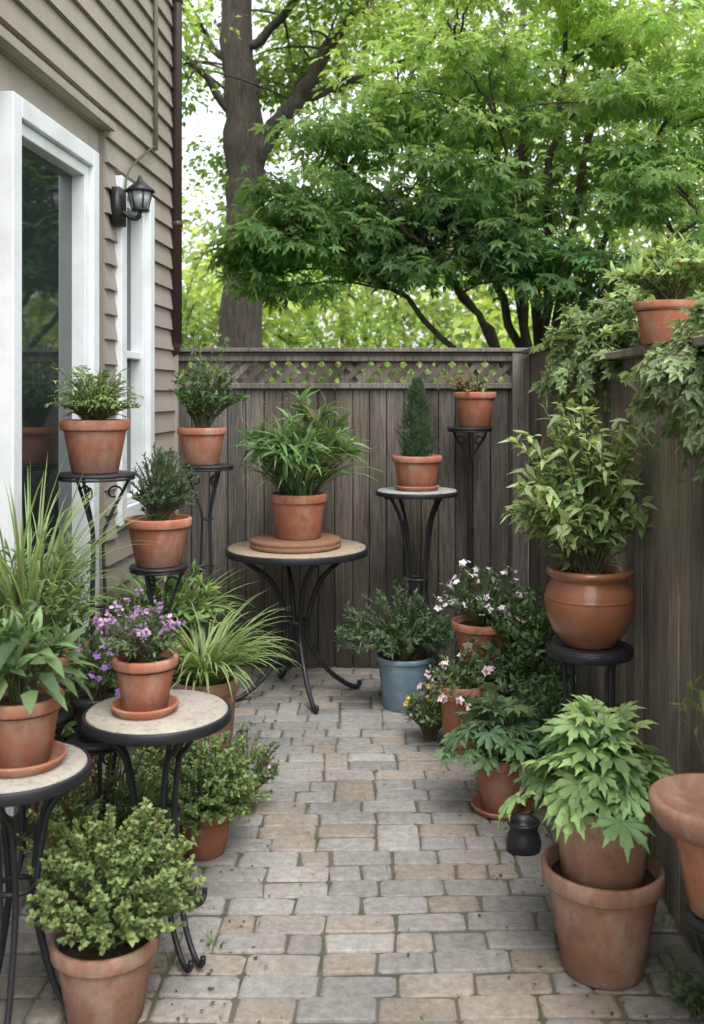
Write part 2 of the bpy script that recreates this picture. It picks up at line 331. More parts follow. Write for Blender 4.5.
def stand(name,x,y,zt,r,top=IRON,rot=0,foot=.13,rod=.006,slim=.03):
    e=empty(name,(x,y,0)); m=MB(); lathe(m,[(r*.2,zt-.012),(r-.003,zt-.014),(r,zt-.011),(r,zt-.003),(r-.003,zt),(.002,zt+.001)],(x,y,0),56); m.obj('top',top,e)
    m=MB(); 
    for i in range(3):
        a=rot+i*2*math.pi/3
        pr=[(r*.85,zt-.012),(r*.75,zt-.05),(slim*1.6,zt-.16),(slim*.8,zt-.25),(slim,zt*.6),(slim*.8,zt*.3),(foot*.5,zt*.12),(foot,.01),(foot+.015,.02)]
        tube(m,cat([(x+q*math.cos(a),y+q*math.sin(a),zz) for q,zz in pr],7),rod,8)
        c=A([x+(r*.45)*math.cos(a),y+(r*.45)*math.sin(a),zt-.075]); t=np.linspace(0,5.2,16); q=.03*(1-t/9)
        tube(m,np.stack([c[0]+q*np.cos(t)*math.cos(a),c[1]+q*np.cos(t)*math.sin(a),c[2]+q*np.sin(t)],1),rod*.6,6)
    for zz,rr in ((zt-.25,slim*.85),(zt*.6,slim),(zt*.3,slim*.85),(zt-.02,r-.006)):
        t=np.linspace(0,2*np.pi,25); tube(m,np.stack([x+rr*np.cos(t),y+rr*np.sin(t),0*t+zz],1),rod*.8,6,caps=False)
    m.obj('frame',IRON,e); return e

# ================================================================= GROUND
m=MB(); R=150; m.add([[-R,-R,-.05],[R,-R,-.05],[R,R,-.05],[-R,R,-.05]],A([[0,1,2,3]])); m.obj('ground',LAWN)
m=MB(); m.add([[-1.6,-2.5,-.008],[1.1,-2.5,-.008],[1.1,5.7,-.008],[-1.6,5.7,-.008]],A([[0,1,2,3]])); m.obj('paving_joints',SAND)
m=MB(); cx,cy=.05,.100; nx,ny=int(2.35/cx),int(6.2/cy); x0,y0=-1.42,-.6; occ=np.zeros((ny+2,nx+6),bool)
pal=[(.315,.303,.288),(.335,.323,.305),(.34,.318,.288),(.35,.308,.268),(.275,.27,.263),(.32,.305,.285),(.365,.35,.33),(.325,.315,.30),(.33,.285,.24)]
wav=lambda X: A([.006*np.sin(X[:,1]*2.1+1)+.003*np.sin(X[:,1]*7),.008*np.sin(X[:,0]*2.6)+.004*np.sin(X[:,0]*6+X[:,1]*2)]).T
for j in range(ny):
    i=0
    while i<nx:
        if occ[j,i]: i+=1; continue
        w=int(rng.choice([2,3,4,4,4])); hh=2 if (w in(2,3) and rng.random()<.12) else 1
        ww=0
        while ww<w and i+ww<nx and not occ[j,i+ww]: ww+=1
        if hh==2 and occ[j+1,i:i+ww].any(): hh=1
        occ[j:j+hh,i:i+ww]=True
        g=.0030; a,b=x0+i*cx+g+U(-.002,.002),x0+(i+ww)*cx-g+U(-.002,.002); c_,d=y0+j*cy+g+U(-.0025,.0025),y0+(j+hh)*cy-g+U(-.0025,.0025)
        if a<.88 and b<.95:
            q=.010; O=A([[a+q,c_],[b-q,c_],[b,c_+q],[b,d-q],[b-q,d],[a+q,d],[a,d-q],[a,c_+q]])+rng.normal(0,.0024,(8,2))
            C=O.mean(0); z=U(-.004,.002); tx,ty=U(-.02,.02),U(-.02,.02); an=U(-.02,.02); rt=A([[math.cos(an),-math.sin(an)],[math.sin(an),math.cos(an)]]); O=C+(O-C)@rt; O=O+wav(O)
            C=O.mean(0)
            def ring(s,zz):
                X=C+(O-C)*(1-s/np.abs(O-C).max(1,keepdims=True)); return np.c_[X,zz+z+(X-C)@A([tx,ty])]
            V=np.concatenate([ring(0,-.04),ring(0,-.009),ring(.003,-.003),ring(.011,0)]); F=[]
            for r_ in range(3):
                for t in range(8): F.append([r_*8+t,r_*8+(t+1)%8,(r_+1)*8+(t+1)%8,(r_+1)*8+t])
            col=A(pal[rng.integers(len(pal))])*U(.85,1.08)
            m.add(V,[A(F),A([list(range(24,32))])],col)
        i+=ww
m.obj('brick_paving',PAVER,None,False)
m=MB(); n=900; P=np.c_[U(-1.0,.85,n),U(2.2,5.4,n),U(.001,.006,n)]
edge=rng.random(n)<.75; sgn=rng.random(n)<.5; P[edge,0]=np.where(sgn[edge],U(.40,.86,edge.sum()),U(-.9,-.25,edge.sum()))
c=np.where(rng.random((n,1))<.6,A([[.14,.09,.05]]),A([[.13,.15,.05]]))*U(.5,1.3,(n,1))
place(m,P,runit(n)*A([1,1,.1]),A([0,0,1.])+runit(n)*.25,U(.005,.018,n),T_simple(.6),c,.1); m.obj('leaf_litter',LEAF,None,False)
m=MB()
for q in range(70):
    i=rng.integers(2,nx-2); j=rng.integers(20,ny-1); xx,yy=x0+i*cx+U(-.03,.03),y0+j*cy
    if xx>.88: continue
    grass(m,(xx,yy,-.01),.006,5,.020,.003,(.07,.12,.03),(5,50),(40,100),4)
for q in range(26):
    grass(m,(U(.78,.86) if q%2 else U(-.95,-.4),U(2.4,5.4),-.01),.02,14,.06,.004,(.09,.15,.04),(5,50),(40,120),5)
m.obj('joint_grass',LEAF)

# ================================================================= FENCES
def fcol(b=(.175,.160,.142)): return A(b)*U(.68,1.22)*A([U(.97,1.05),1,U(.95,1.04)])
FB=(.138,.125,.111)
e=empty('wooden_fence',(-.1,5.5,0)); m=MB(); x=-1.25
while x<.95:
    w=U(.088,.098); yo=U(0,.005); box(m,(x+.002,5.50+yo,-.03),(x+w,5.515+yo,1.545),fcol(FB)); box(m,(x+w-.02,5.5215,-.03),(x+w+.022,5.529,1.53),A(FB)*.5); x+=w+.0035  # backing strips coloured darker than the boards, painting shadow into the gaps
o=m.obj('boards',FENCE,e,False); bevel(o,.002,1)
m=MB(); box(m,(-1.25,5.478,1.535),(.93,5.535,1.565),fcol()); box(m,(-1.25,5.478,1.685),(.93,5.535,1.715),fcol()); box(m,(-1.27,5.45,1.735),(.95,5.57,1.757),fcol((.21,.195,.178))); box(m,(-1.25,5.485,1.716),(.93,5.53,1.734),fcol())
for px in (-1.13,.80): box(m,(px,5.46,0),(px+.09,5.55,1.733),fcol())
box(m,(-.12,5.535,0),(-.03,5.62,1.733),fcol())
box(m,(-1.25,5.532,.25),(.93,5.57,.34),fcol()); o=m.obj('rails',FENCE,e,False); bevel(o,.003,1)
m=MB()
for s_,yy in ((1,5.500),(-1,5.508)):
    x=-1.3
    while x<.9:
        a,b=(x,x+.13) if s_>0 else (x+.13,x)
        dx=.022; V=A([[a-dx,yy,1.562],[a+dx,yy,1.562],[a+dx,yy+.007,1.562],[a-dx,yy+.007,1.562],[b-dx,yy,1.688],[b+dx,yy,1.688],[b+dx,yy+.007,1.688],[b-dx,yy+.007,1.688]])
        m.add(V,BOXF,fcol((.16,.143,.122))); x+=.09
m.obj('lattice',FENCE,e,False)
e=empty('wooden_fence',(.9,2.5,0)); m=MB(); y=-1.0
while y<5.44:
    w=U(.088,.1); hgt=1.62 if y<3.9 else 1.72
    xo=U(0,.006); f=np.clip((4.6-y)/1.6,.0,1); box(m,(.885+xo,y+.002,-.03),(.900+xo,min(y+w,5.44),hgt),fcol(tuple(A(FB)*1.15*(1-f)+A((.27,.248,.222))*f))); box(m,(.9065,y+w-.02,-.03),(.9078,min(y+w+.022,5.44),hgt-.01),A(FB)*.5); y+=w+.004  # nearer boards coloured lighter as if better lit; dark strips paint gap shadow
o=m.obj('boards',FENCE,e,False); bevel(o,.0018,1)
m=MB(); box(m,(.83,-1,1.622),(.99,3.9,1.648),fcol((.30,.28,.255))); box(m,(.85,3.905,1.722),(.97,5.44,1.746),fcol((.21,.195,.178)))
box(m,(.908,-1,.3),(.95,5.44,.39),fcol()); box(m,(.908,-1,1.4),(.95,5.44,1.49),fcol())
for py in (.3,2.1,3.9): box(m,(.952,py,0),(1.04,py+.09,1.6),fcol())
o=m.obj('rails',FENCE,e,False); bevel(o,.003,1)

# ================================================================= HOUSE
house=empty('beige_house',(-1.05,5.4,0)); nn_=math.hypot(.064,1); td=A([-.064,-1])/nn_; nd=A([1,-.064])/nn_
def W(V):
    V=A(V,float); o=np.zeros_like(V); o[:,:2]=A([-1.05,5.4])+V[:,0:1]*td+V[:,1:2]*nd; o[:,2]=V[:,2]; return o
opens=[(1.13,2.6,0,2.63),(.47,1.0,.92,2.47)]
m=MB(); ch=.108; z=.12; lap=.019; sc=(.33,.292,.255)
while z<5.6:
    iv=[(-.0,7.5)]
    for a,b,c_,d in opens:
        if z+ch>c_+.01 and z<d-.01:
            iv=[q for p in iv for q in ((p[0],min(p[1],a)),(max(p[0],b),p[1])) if q[1]-q[0]>.001]
    for a,b in iv:
        cc=A(sc)*U(.93,1.06)
        V=W([[a,.003+lap,z],[b,.003+lap,z],[b,.003,z+ch+.004],[a,.003,z+ch+.004],[a,0,z],[b,0,z],[b,0,z+ch+.004],[a,0,z+ch+.004]])
        m.add(V,A([[0,1,2,3],[0,4,5,1],[1,5,6,2],[0,3,7,4],[4,7,6,5]]),cc)
    z+=ch
m.obj('siding',SIDING,house,False)
m=MB()
box(m,(0,-5,0),(7.5,-.06,5.6),A(sc)*.8,fn=W)
for a,b,c_,d in ((0,.47,0,5.6),(.47,1.0,0,.92),(.47,1.0,2.47,5.6),(1.0,1.13,0,5.6),(1.13,2.6,2.63,5.6),(2.6,7.5,0,5.6)):
    box(m,(a,-.058,c_),(b,-.001,d),A(sc)*.9,fn=W)
TC=A((.37,.335,.295))
box(m,(1.131,-.05,0),(1.258,-.02,2.629),TC,fn=W); box(m,(2.122,-.05,0),(2.599,-.02,2.629),TC,fn=W); box(m,(1.26,-.05,2.502),(2.12,-.02,2.629),TC,fn=W)
box(m,(1.10,-.02,2.632),(2.7,.045,2.665),TC*.95,fn=W)
box(m,(-.035,-.09,.1),(-.002,.03,5.6),A(sc)*1.1,fn=W)
box(m,(0,-.01,0),(7.5,.03,.118),A((.24,.23,.21)),fn=W)
m.obj('walls',SIDING,house,False)
m=MB(); V=W([[-.5,.5,5.6],[8,.5,5.6],[8,-2.6,7.6],[-.5,-2.6,7.6],[-.5,-5.6,5.6],[8,-5.6,5.6]]); m.add(V,[A([[0,1,2,3],[3,2,5,4],[0,4,5,1]]),A([[0,3,4],[1,5,2]])],(.1,.09,.08)); m.obj('roof',SIDING,house,False)
def frame(a,b,z0,z1,w,d0,d1,mb):
    box(mb,(a,d0,z0),(a+w,d1,z1),fn=W); box(mb,(b-w,d0,z0),(b,d1,z1),fn=W); box(mb,(a+w,d0,z1-w),(b-w,d1,z1),fn=W); box(mb,(a+w,d0,z0),(b-w,d1,z0+w),fn=W)
m=MB(); frame(1.262,2.118,.10,2.5,.07,-.045,.028,m); frame(1.334,2.046,.172,2.428,.045,-.05,.008,m); o=m.obj('door_frame',WHITE,house,False); bevel(o,.004,2)
m=MB(); box(m,(1.38,-.055,.218),(2.0,-.046,2.382),fn=W); m.obj('door_glass',GLASS,house,False)
m=MB(); frame(.472,.998,.922,2.468,.075,-.05,.04,m); frame(.549,.921,.999,2.391,.035,-.05,.015,m); box(m,(.585,-.05,1.67),(.885,.004,1.705),fn=W); o=m.obj('window_frame',WHITE,house,False); bevel(o,.004,2)
m=MB(); box(m,(.585,-.056,1.036),(.885,-.047,2.354),fn=W); m.obj('window_glass',GLASS,house,False)
m=MB(); tube(m,[(-1.012,5.36,1.78),(-1.012,5.36,5.55)],.026,12)
for zz in (2.4,3.6,4.8): tube(m,[(-1.012,5.36,zz),(-1.012,5.36,zz+.03)],.031,12)
tube(m,[(-1.012,5.36,1.80),(-1.05,5.44,1.70)],.026,12); m.obj('downspout',BROWN,house)
m=MB(); P=W([[.42,.03,2.72],[.42,.03,3.6],[.42,.03,5.5]]); tube(m,P,.012,8,A(sc)*.7); P=W([[.42,.03,2.74],[.6,.03,2.66],[.93,.05,2.50],[1.0,.05,2.36]]); tube(m,cat(P,5),.005,6,A(sc)*.3); m.obj('conduit',SIDING,house)
lan=empty('wall_lantern',tuple(W([[1.02,.03,2.34]])[0])); m=MB()
box(m,(.985,.02,2.24),(1.085,.055,2.40),fn=W); b0=W([[1.03,.05,2.30],[1.03,.10,2.27],[1.03,.125,2.28],[1.03,.13,2.30]]); tube(m,cat(b0,5),.010,8)
c=W([[1.03,.13,2.30]])[0]; lathe(m,[(.004,0),(.034,0),(.038,.01),(.034,.014),(.004,.014)],c,16); lathe(m,[(.062,.085),(.066,.09),(.036,.115),(.014,.135),(.007,.155),(.002,.16)],c,16)
for i in range(6):
    a=i*math.pi/3; tube(m,[(c[0]+.035*math.cos(a),c[1]+.035*math.sin(a),c[2]+.01),(c[0]+.054*math.cos(a),c[1]+.054*math.sin(a),c[2]+.088)],.0035,5)
m.obj('body',DARK,lan); m=MB(); lathe(m,[(.030,.014),(.049,.084)],c,16); m.obj('glass',LGLASS,lan)

# ================================================================= PLANTS: LEFT
table('iron_side_table',-.825,2.35,.63,.172,STONE,3,foot=.15,pinch=.045,rot=.5,double=True)
p=Plant('potted_hosta',-.80,2.35,.633); z=pot(p.e,-.81,2.35,.633,.098,.155,TERRA,.105)
rosette(p.L,p.S,(-.81,2.35,z),48,.12,.20,.085,T_lance(.40),(.075,.145,.06),.45,droop=.3); bush(p.L,p.S,(-.81,2.35,z),(-.81,2.35,z+.12),(.11,.12,.12),26,8,.060,T_lance(.36),(.085,.16,.065)); p.done(smooth=True)
table('iron_side_table',-.575,2.76,.63,.20,STONE,3,foot=.20,pinch=.06,rot=-.9,double=True)
p=Plant('potted_lavender_flowers',-.605,2.74,.633); z=pot(p.e,-.605,2.74,.633,.09,.145,TERRA,.092)
t=bush(p.L,p.S,(-.605,2.74,z),(-.62,2.74,z+.055),(.105,.10,.085),70,16,.022,T_lance(.35),(.085,.14,.06),t0=.2,low=-.1)
t=bush(p.L,p.S,(-.605,2.74,z),(-.625,2.74,z+.09),(.115,.10,.095),44,6,.016,T_lance(.3),(.10,.14,.07),t0=.4,low=.1,sr=.0012)
flowers(p.F,t,(.30,.17,.36),.006,.007,7); flowers(p.F,t[::3],(.50,.30,.42),.007,.008,5); p.done()
p=Plant('potted_round_bush',-.63,2.42,0); z=pot(p.e,-.63,2.42,0,.132,.20,TERRA2)
bush(p.L,p.S,(-.63,2.42,z),(-.61,2.42,.335),(.195,.18,.155),340,60,.0142,T_simple(.85),(.085,.155,.055),t0=.5,low=-.35,tip=(.17,.25,.085),br=.05,arch=.1,rnd=1.1); p.done()
p=Plant('ground_shrub',-.60,3.35,0); z=pot(p.e,-.53,3.28,0,.10,.15)
bush(p.L,p.S,(-.53,3.28,z),(-.55,3.28,.25),(.23,.2,.17),240,46,.016,T_simple(.75),(.09,.165,.055),t0=.4,low=-.5,br=.05,arch=.1,tip=(.14,.225,.075),rnd=1.1); p.done()
p=Plant('ground_shrub',-.80,3.0,0); bush(p.L,p.S,(-.80,3.0,0),(-.78,3.0,.20),(.25,.20,.24),260,46,.016,T_simple(.75),(.085,.155,.05),t0=.4,low=-.4,br=.06,arch=.1,tip=(.13,.21,.07),rnd=1.1); p.done()
p=Plant('ground_shrub',-.42,3.55,0); t=bush(p.L,p.S,(-.45,3.6,0),(-.45,3.6,.14),(.14,.18,.15),70,24,.018,T_simple(.6),(.08,.14,.06),low=-.1); flowers(p.F,t[::8],(.38,.22,.38),.008,.008,3); p.done()
p=Plant('potted_spider_plant',-.63,3.9,0); z=pot(p.e,-.63,3.9,0,.135,.40,TERRA2,bot=.7,rimh=.13)
grass(p.L,(-.63,3.9,z),.05,240,.44,.014,(.13,.22,.07),(5,40),(80,160),stripe=(.34,.42,.22)); grass(p.L,(-.63,3.9,z),.05,60,.34,.012,(.20,.29,.12),(5,30),(70,140)); p.done(smooth=True)
p=Plant('potted_grassy_lily',-.88,4.25,0); z=pot(p.e,-.86,4.25,0,.14,.48,TERRA,bot=.7,rimh=.12)
grass(p.L,(-.86,4.25,z),.06,190,.46,.016,(.12,.21,.07),(5,45),(60,150)); bush(p.L,p.S,(-.86,4.25,z),(-.82,4.2,z+.18),(.26,.18,.17),70,16,.05,T_lance(.35),(.11,.20,.06)); p.done(smooth=True)
stand('tall_plant_stand',-.97,3.6,1.22,.138,rot=.4)
p=Plant('potted_fern',-.97,3.6,1.22); z=pot(p.e,-.975,3.6,1.221,.124,.19,TERRA,bot=.66)
bush(p.L,p.S,(-.975,3.6,z),(-.965,3.58,z+.10),(.165,.15,.155),70,32,.024,T_lance(.25),(.13,.22,.07),t0=.1,side=True,tan=.8,low=-.15,arch=.4,sr=.0013); bush(p.L,p.S,(-.975,3.6,z),(-.965,3.58,z+.07),(.14,.13,.13),90,16,.020,T_lance(.35),(.12,.21,.07)); p.done()
stand('tall_plant_stand',-.73,4.6,1.18,.122,rot=1.1)
p=Plant('potted_shrub',-.75,4.6,1.18); z=pot(p.e,-.755,4.6,1.181,.113,.17,TERRA,bot=.7)
bush(p.L,p.S,(-.755,4.6,z),(-.73,4.58,z+.16),(.16,.14,.17),80,26,.028,T_lance(.45),(.06,.13,.045),t0=.2,low=-.1)
bush(p.L,p.S,(-.755,4.6,z),(-.76,4.6,z+.42),(.12,.10,.24),8,22,.024,T_lance(.3),(.10,.17,.06),t0=.4,low=0,sr=.0018); p.done()
stand('plant_stand',-.83,4.0,.82,.115,rot=.2)
p=Plant('potted_rosemary_bush',-.83,4.0,.82); z=pot(p.e,-.83,4.0,.821,.132,.19,TERRA,bot=.66)
bush(p.L,p.S,(-.83,4.0,z),(-.81,4.0,z+.15),(.12,.11,.16),200,36,.018,T_lance(.28),(.065,.125,.065),t0=.2,low=-.3,up=.6); p.done()
stand('plant_stand',-1.0,2.95,.56,.13,rot=.2)
p=Plant('potted_ornamental_grass',-1.0,2.95,.56); z=pot(p.e,-.985,2.95,.561,.12,.19)
grass(p.L,(-1.0,2.95,z),.06,170,.60,.009,(.15,.24,.09),(2,25),(35,130)); bush(p.L,p.S,(-1.0,2.95,z),(-.96,2.92,z+.15),(.17,.16,.22),70,18,.045,T_lance(.22),(.12,.21,.08)); p.done(smooth=True)
stand('plant_stand',-.80,2.98,.48,.09,rot=.9)
p=Plant('potted_purple_petunia',-.80,2.98,.48); z=pot(p.e,-.80,2.98,.481,.08,.13,DARK)
t=bush(p.L,p.S,(-.80,2.98,z),(-.81,2.95,z+.08),(.12,.10,.11),60,14,.026,T_lance(.5),(.08,.15,.055)); flowers(p.F,t[::2],(.28,.12,.44),.014,.012,2); p.done()
p=Plant('potted_leafy_filler',-1.02,3.3,0); z=pot(p.e,-1.02,3.35,0,.12,.25)
bush(p.L,p.S,(-1.02,3.35,z),(-1.0,3.35,.55),(.15,.17,.32),80,22,.045,T_lance(.4),(.075,.145,.055),low=-.3); p.done()

# ================================================================= BACK
table('bistro_table',-.345,5.0,.74,.352,STONEB,4,foot=.31,pinch=.055,zp=.5,rod=.0125,rot=.35,th=.035)
m=MB(); lathe(m,[(.1,0),(.222,0),(.228,.006),(.23,.02),(.224,.023),(.226,.026),(.229,.04),(.222,.045),(.12,.046),(.002,.046)],(-.35,4.98,.744),56,wob=.012); m.obj('wooden_riser',SLAB)
p=Plant('potted_lily_plant',-.335,4.98,.79); z=pot(p.e,-.335,4.98,.791,.142,.22,TERRA,bot=.78)
bush(p.L,p.S,(-.335,4.98,z),(-.33,4.96,z+.24),(.26,.22,.25),60,14,.11,T_lance(.2),(.08,.165,.06),t0=.15,low=-.05,arch=.35,bend=.7,rnd=.45,tan=.6,up=.1,br=.07,var=.4)
grass(p.L,(-.335,4.98,z),.07,130,.46,.019,(.09,.18,.065),(3,40),(50,150),var=.35); t=bush(p.L,p.S,(-.335,4.98,z),(-.30,4.96,z+.47),(.2,.15,.08),18,6,.022,T_lance(.3),(.15,.11,.07),t0=.75,low=0); p.done(smooth=True)
table('plant_table',.263,5.15,1.01,.212,STONEG,4,foot=.2,pinch=.06,zp=.55,rod=.009,rot=.6,th=.025)
p=Plant('potted_dwarf_conifer',.262,5.13,1.01); z=pot(p.e,.262,5.13,1.012,.128,.17,TERRA,.115,bot=.72)
tube(p.S,[(.262,5.13,z),(.262,5.13,z+.36)],[.008,.002],6,SB)
n=3600; t=U(0,1,n)**1.15; az=U(0,6.283,n); lob=1+.28*np.sin(az*3+t*14)+.2*np.sin(az*5-t*23); rr=(.078*(1-t)**.7*np.minimum(1,.55+t*3)+.006)*lob*np.sqrt(U(.3,1.2,n)); h=np.stack([np.cos(az),np.sin(az),0*az],1)
place(p.L,A([.262,5.13,z+.01])+h*rr[:,None]+A([0,0,.40])*t[:,None],h*.7+A([0,0,.9])+runit(n)*.5,h+runit(n)*.3,.026*U(.6,1.3,n),T_lance(.22),colv((.045,.095,.055),n),0); p.done()
stand('tall_plant_stand',.55,5.3,1.33,.12,rot=.4,slim=.012,foot=.12)
p=Plant('potted_wilted_plant',.56,5.28,1.33); z=pot(p.e,.575,5.28,1.331,.112,.185,TERRA,bot=.75)
bush(p.L,p.S,(.56,5.28,z),(.50,5.25,z+.03),(.12,.1,.09),20,10,.03,T_lance(.4),(.16,.10,.06),low=-.1); bush(p.L,p.S,(.56,5.28,z),(.56,5.25,z+.04),(.12,.1,.07),12,8,.03,T_lance(.4),(.09,.13,.05),low=-.1); p.done()
p=Plant('blue_potted_shrub',.19,4.82,0); z=pot(p.e,.19,4.82,0,.142,.25,BLUE,bot=.76,rimh=.1)
bush(p.L,p.S,(.19,4.82,z),(.15,4.8,.37),(.27,.22,.22),190,34,.027,T_lance(.35),(.06,.12,.06),t0=.25,low=-.25,br=.08,var=.4); p.done()
stand('plant_stand',.525,4.5,.30,.11,rot=.2)
p=Plant('potted_white_flowers',.52,4.5,.30); z=pot(p.e,.525,4.5,.301,.142,.185,TERRA,bot=.66)
t=bush(p.L,p.S,(.525,4.5,z),(.53,4.48,z+.11),(.20,.16,.17),100,20,.026,T_lance(.4),(.08,.15,.065),low=-.1); flowers(p.F,t[::3],(.70,.62,.68),.018,.012,2); flowers(p.F,t[1::9],(.45,.3,.50),.013,.012,2); p.done()
p=Plant('potted_pink_flowers',.39,4.2,0); z=pot(p.e,.40,4.2,0,.10,.29,TERRA,bot=.68)
t=bush(p.L,p.S,(.40,4.2,z),(.41,4.18,z+.05),(.16,.15,.13),90,18,.026,T_lance(.4),(.085,.155,.06),low=-.5); flowers(p.F,t[::5],(.72,.56,.60),.022,.012,2); p.done()
p=Plant('ground_flowers',.30,4.3,0); t=bush(p.L,p.S,(.28,4.35,0),(.28,4.3,.12),(.13,.13,.13),60,16,.024,T_lance(.5),(.09,.16,.055)); flowers(p.F,t[::10],(.7,.5,.05),.015,.006,2); p.done()
p=Plant('leafy_shrub',.74,4.4,0); bush(p.L,p.S,(.72,4.4,0),(.66,4.35,.38),(.2,.3,.3),180,30,.034,T_lance(.45),(.065,.14,.055),low=-.3,br=.1); p.done()
p=Plant('leafy_shrub',.74,3.8,0); bush(p.L,p.S,(.72,3.85,0),(.7,3.85,.2),(.17,.25,.22),110,24,.034,T_lance(.45),(.06,.12,.045),low=-.1,br=.1); p.done()
PL=T_lobed(7,120,.34,.08,.7)
p=Plant('potted_hellebore',.49,3.6,0); z=pot(p.e,.495,3.62,0,.112,.20,TERRA,.115,bot=.68)
rosette(p.L,p.S,(.49,3.6,z),56,.19,.19,.095,PL,(.08,.165,.075),.35,droop=.4,var=.3); rosette(p.L,p.S,(.49,3.6,z),34,.12,.24,.075,PL,(.10,.19,.08),.35,droop=.2,var=.3); p.done()
e=empty('black_lantern_jar',(.52,3.3,0)); m=MB(); lathe(m,[(.02,0),(.05,0),(.056,.006),(.058,.03),(.05,.055),(.044,.07),(.052,.085),(.054,.095),(.046,.096),(.04,.075),(.03,.06),(.002,.058)],(.52,3.3,0),32); m.obj('jar',DARK,e)
m=MB(); t=np.linspace(.3,2.84,14); tube(m,np.stack([.52+.05*np.cos(t),3.3+0*t,.07+.05*np.sin(t)],1),.002,5); m.obj('handle',IRON,e)
e0=empty('stacked_terracotta_pot',(.62,2.62,0)); pot(e0,.62,2.62,0,.158,.275,TERRA2,bot=.66,rimh=.17)
p=Plant('potted_fatsia',.62,2.62,.2); z=pot(p.e,.62,2.62,.235,.132,.21,TERRA2,bot=.80,rimh=.06)
PF=T_lobed(7,112,.33,.05,.72)
rosette(p.L,p.S,(.61,2.62,z),60,.19,.20,.10,PF,(.12,.23,.085),.35,droop=.45,br=.04,var=.3); rosette(p.L,p.S,(.61,2.62,z+.02),38,.14,.25,.082,PF,(.165,.28,.105),.35,br=.03,droop=.15,var=.3); p.done()
e0=empty('terracotta_bowl_on_pot',(.745,2.12,.4))
stand('plant_stand',.765,2.12,.40,.085,rot=.8,foot=.06,slim=.02)
m=MB(); lathe(m,[(.03,0),(.052,0),(.056,.004),(.088,.165),(.088,.172)],(.745,2.12,.405),56,close=False); m.obj('pot',TERRA,e0)
m=MB(); lathe(m,[(.04,.0),(.10,0),(.118,.008),(.134,.030),(.139,.055),(.137,.066),(.131,.071),(.122,.069),(.114,.058),(.098,.048),(.05,.045),(.002,.044)],(.742,2.12,.578),56,close=False); m.obj('bowl',TERRA2,e0)
p=Plant('climbing_twig',.86,2.3,.4); bush(p.L,p.S,(.875,2.35,.3),(.80,2.35,.76),(.05,.1,.08),7,9,.03,T_lance(.4),(.13,.20,.07),t0=.7); p.done()
table('iron_plant_stand',.715,3.2,.70,.135,IRON,4,foot=.125,pinch=.09,zp=.5,rod=.007,rot=.4,th=.03)
p=Plant('potted_glazed_urn',.715,3.2,.70); m=MB()
lathe(m,[(.03,0),(.078,0),(.085,.008),(.118,.05),(.138,.10),(.143,.14),(.136,.18),(.118,.205),(.117,.212),(.132,.222),(.138,.232),(.136,.242),(.126,.246),(.112,.24),(.106,.22)],(.715,3.2,.703),64,close=False)
lathe(m,[(.1415,.148),(.1445,.152),(.1405,.158)],(.715,3.2,.703),64,close=False); m.obj('urn',GLAZE,p.e)
m=MB(); lathe(m,[(.11,0),(.06,.01),(.002,.012)],(.715,3.2,.915),24); m.obj('soil',SOIL,p.e)
bush(p.L,p.S,(.715,3.2,.92),(.675,3.18,1.22),(.22,.2,.27),100,15,.052,T_lance(.42),(.14,.235,.08),t0=.3,bend=.6,low=-.35,br=.03,sr=.003,tip=(.21,.30,.13),var=.35,up=.1)
bush(p.L,p.S,(.715,3.2,.92),(.69,3.18,1.12),(.17,.15,.2),44,12,.052,T_lance(.42),(.10,.18,.065),t0=.3,bend=.5,low=-.2,sr=.002); p.done(smooth=True)
p=Plant('potted_trailing_plant',.90,2.95,1.648); z=pot(p.e,.885,2.95,1.649,.095,.125,TERRA,bot=.75)
bush(p.L,p.S,(.90,2.95,z),(.90,2.95,z+.08),(.17,.16,.11),70,18,.040,T_lance(.4),(.14,.24,.08),tip=(.22,.32,.13),low=.1); p.done()
VG=(.11,.19,.08); TV=T_palm(5,100,.5,.1,.6); CR=(.50,.54,.38)
p=Plant('trailing_variegated_vine',.92,2.62,1.64); bush(p.L,p.S,(.97,2.60,1.655),(.85,2.62,1.50),(.15,.24,.21),85,15,.040,TV,VG,t0=.3,low=-1,bend=.5,up=-.1,edge=CR); p.done()
p=Plant('trailing_variegated_vine',.90,3.85,1.64); bush(p.L,p.S,(.92,3.85,1.66),(.86,3.85,1.62),(.19,.40,.24),160,16,.038,TV,(.11,.19,.075),t0=.2,low=-1,bend=.6,up=0,edge=(.38,.45,.26)); p.done()
p=Plant('trailing_variegated_vine',1.05,3.55,1.64); bush(p.L,p.S,(1.05,3.55,1.66),(1.02,3.6,1.74),(.2,.3,.15),70,16,.040,TV,(.13,.22,.08),t0=.2,low=-.2,bend=.5,edge=(.38,.45,.26)); p.done()
p=Plant('small_ground_plant',.80,2.42,0); bush(p.L,p.S,(.80,2.42,0),(.80,2.42,.04),(.07,.07,.05),22,10,.025,T_simple(.6),(.06,.12,.05)); p.done()

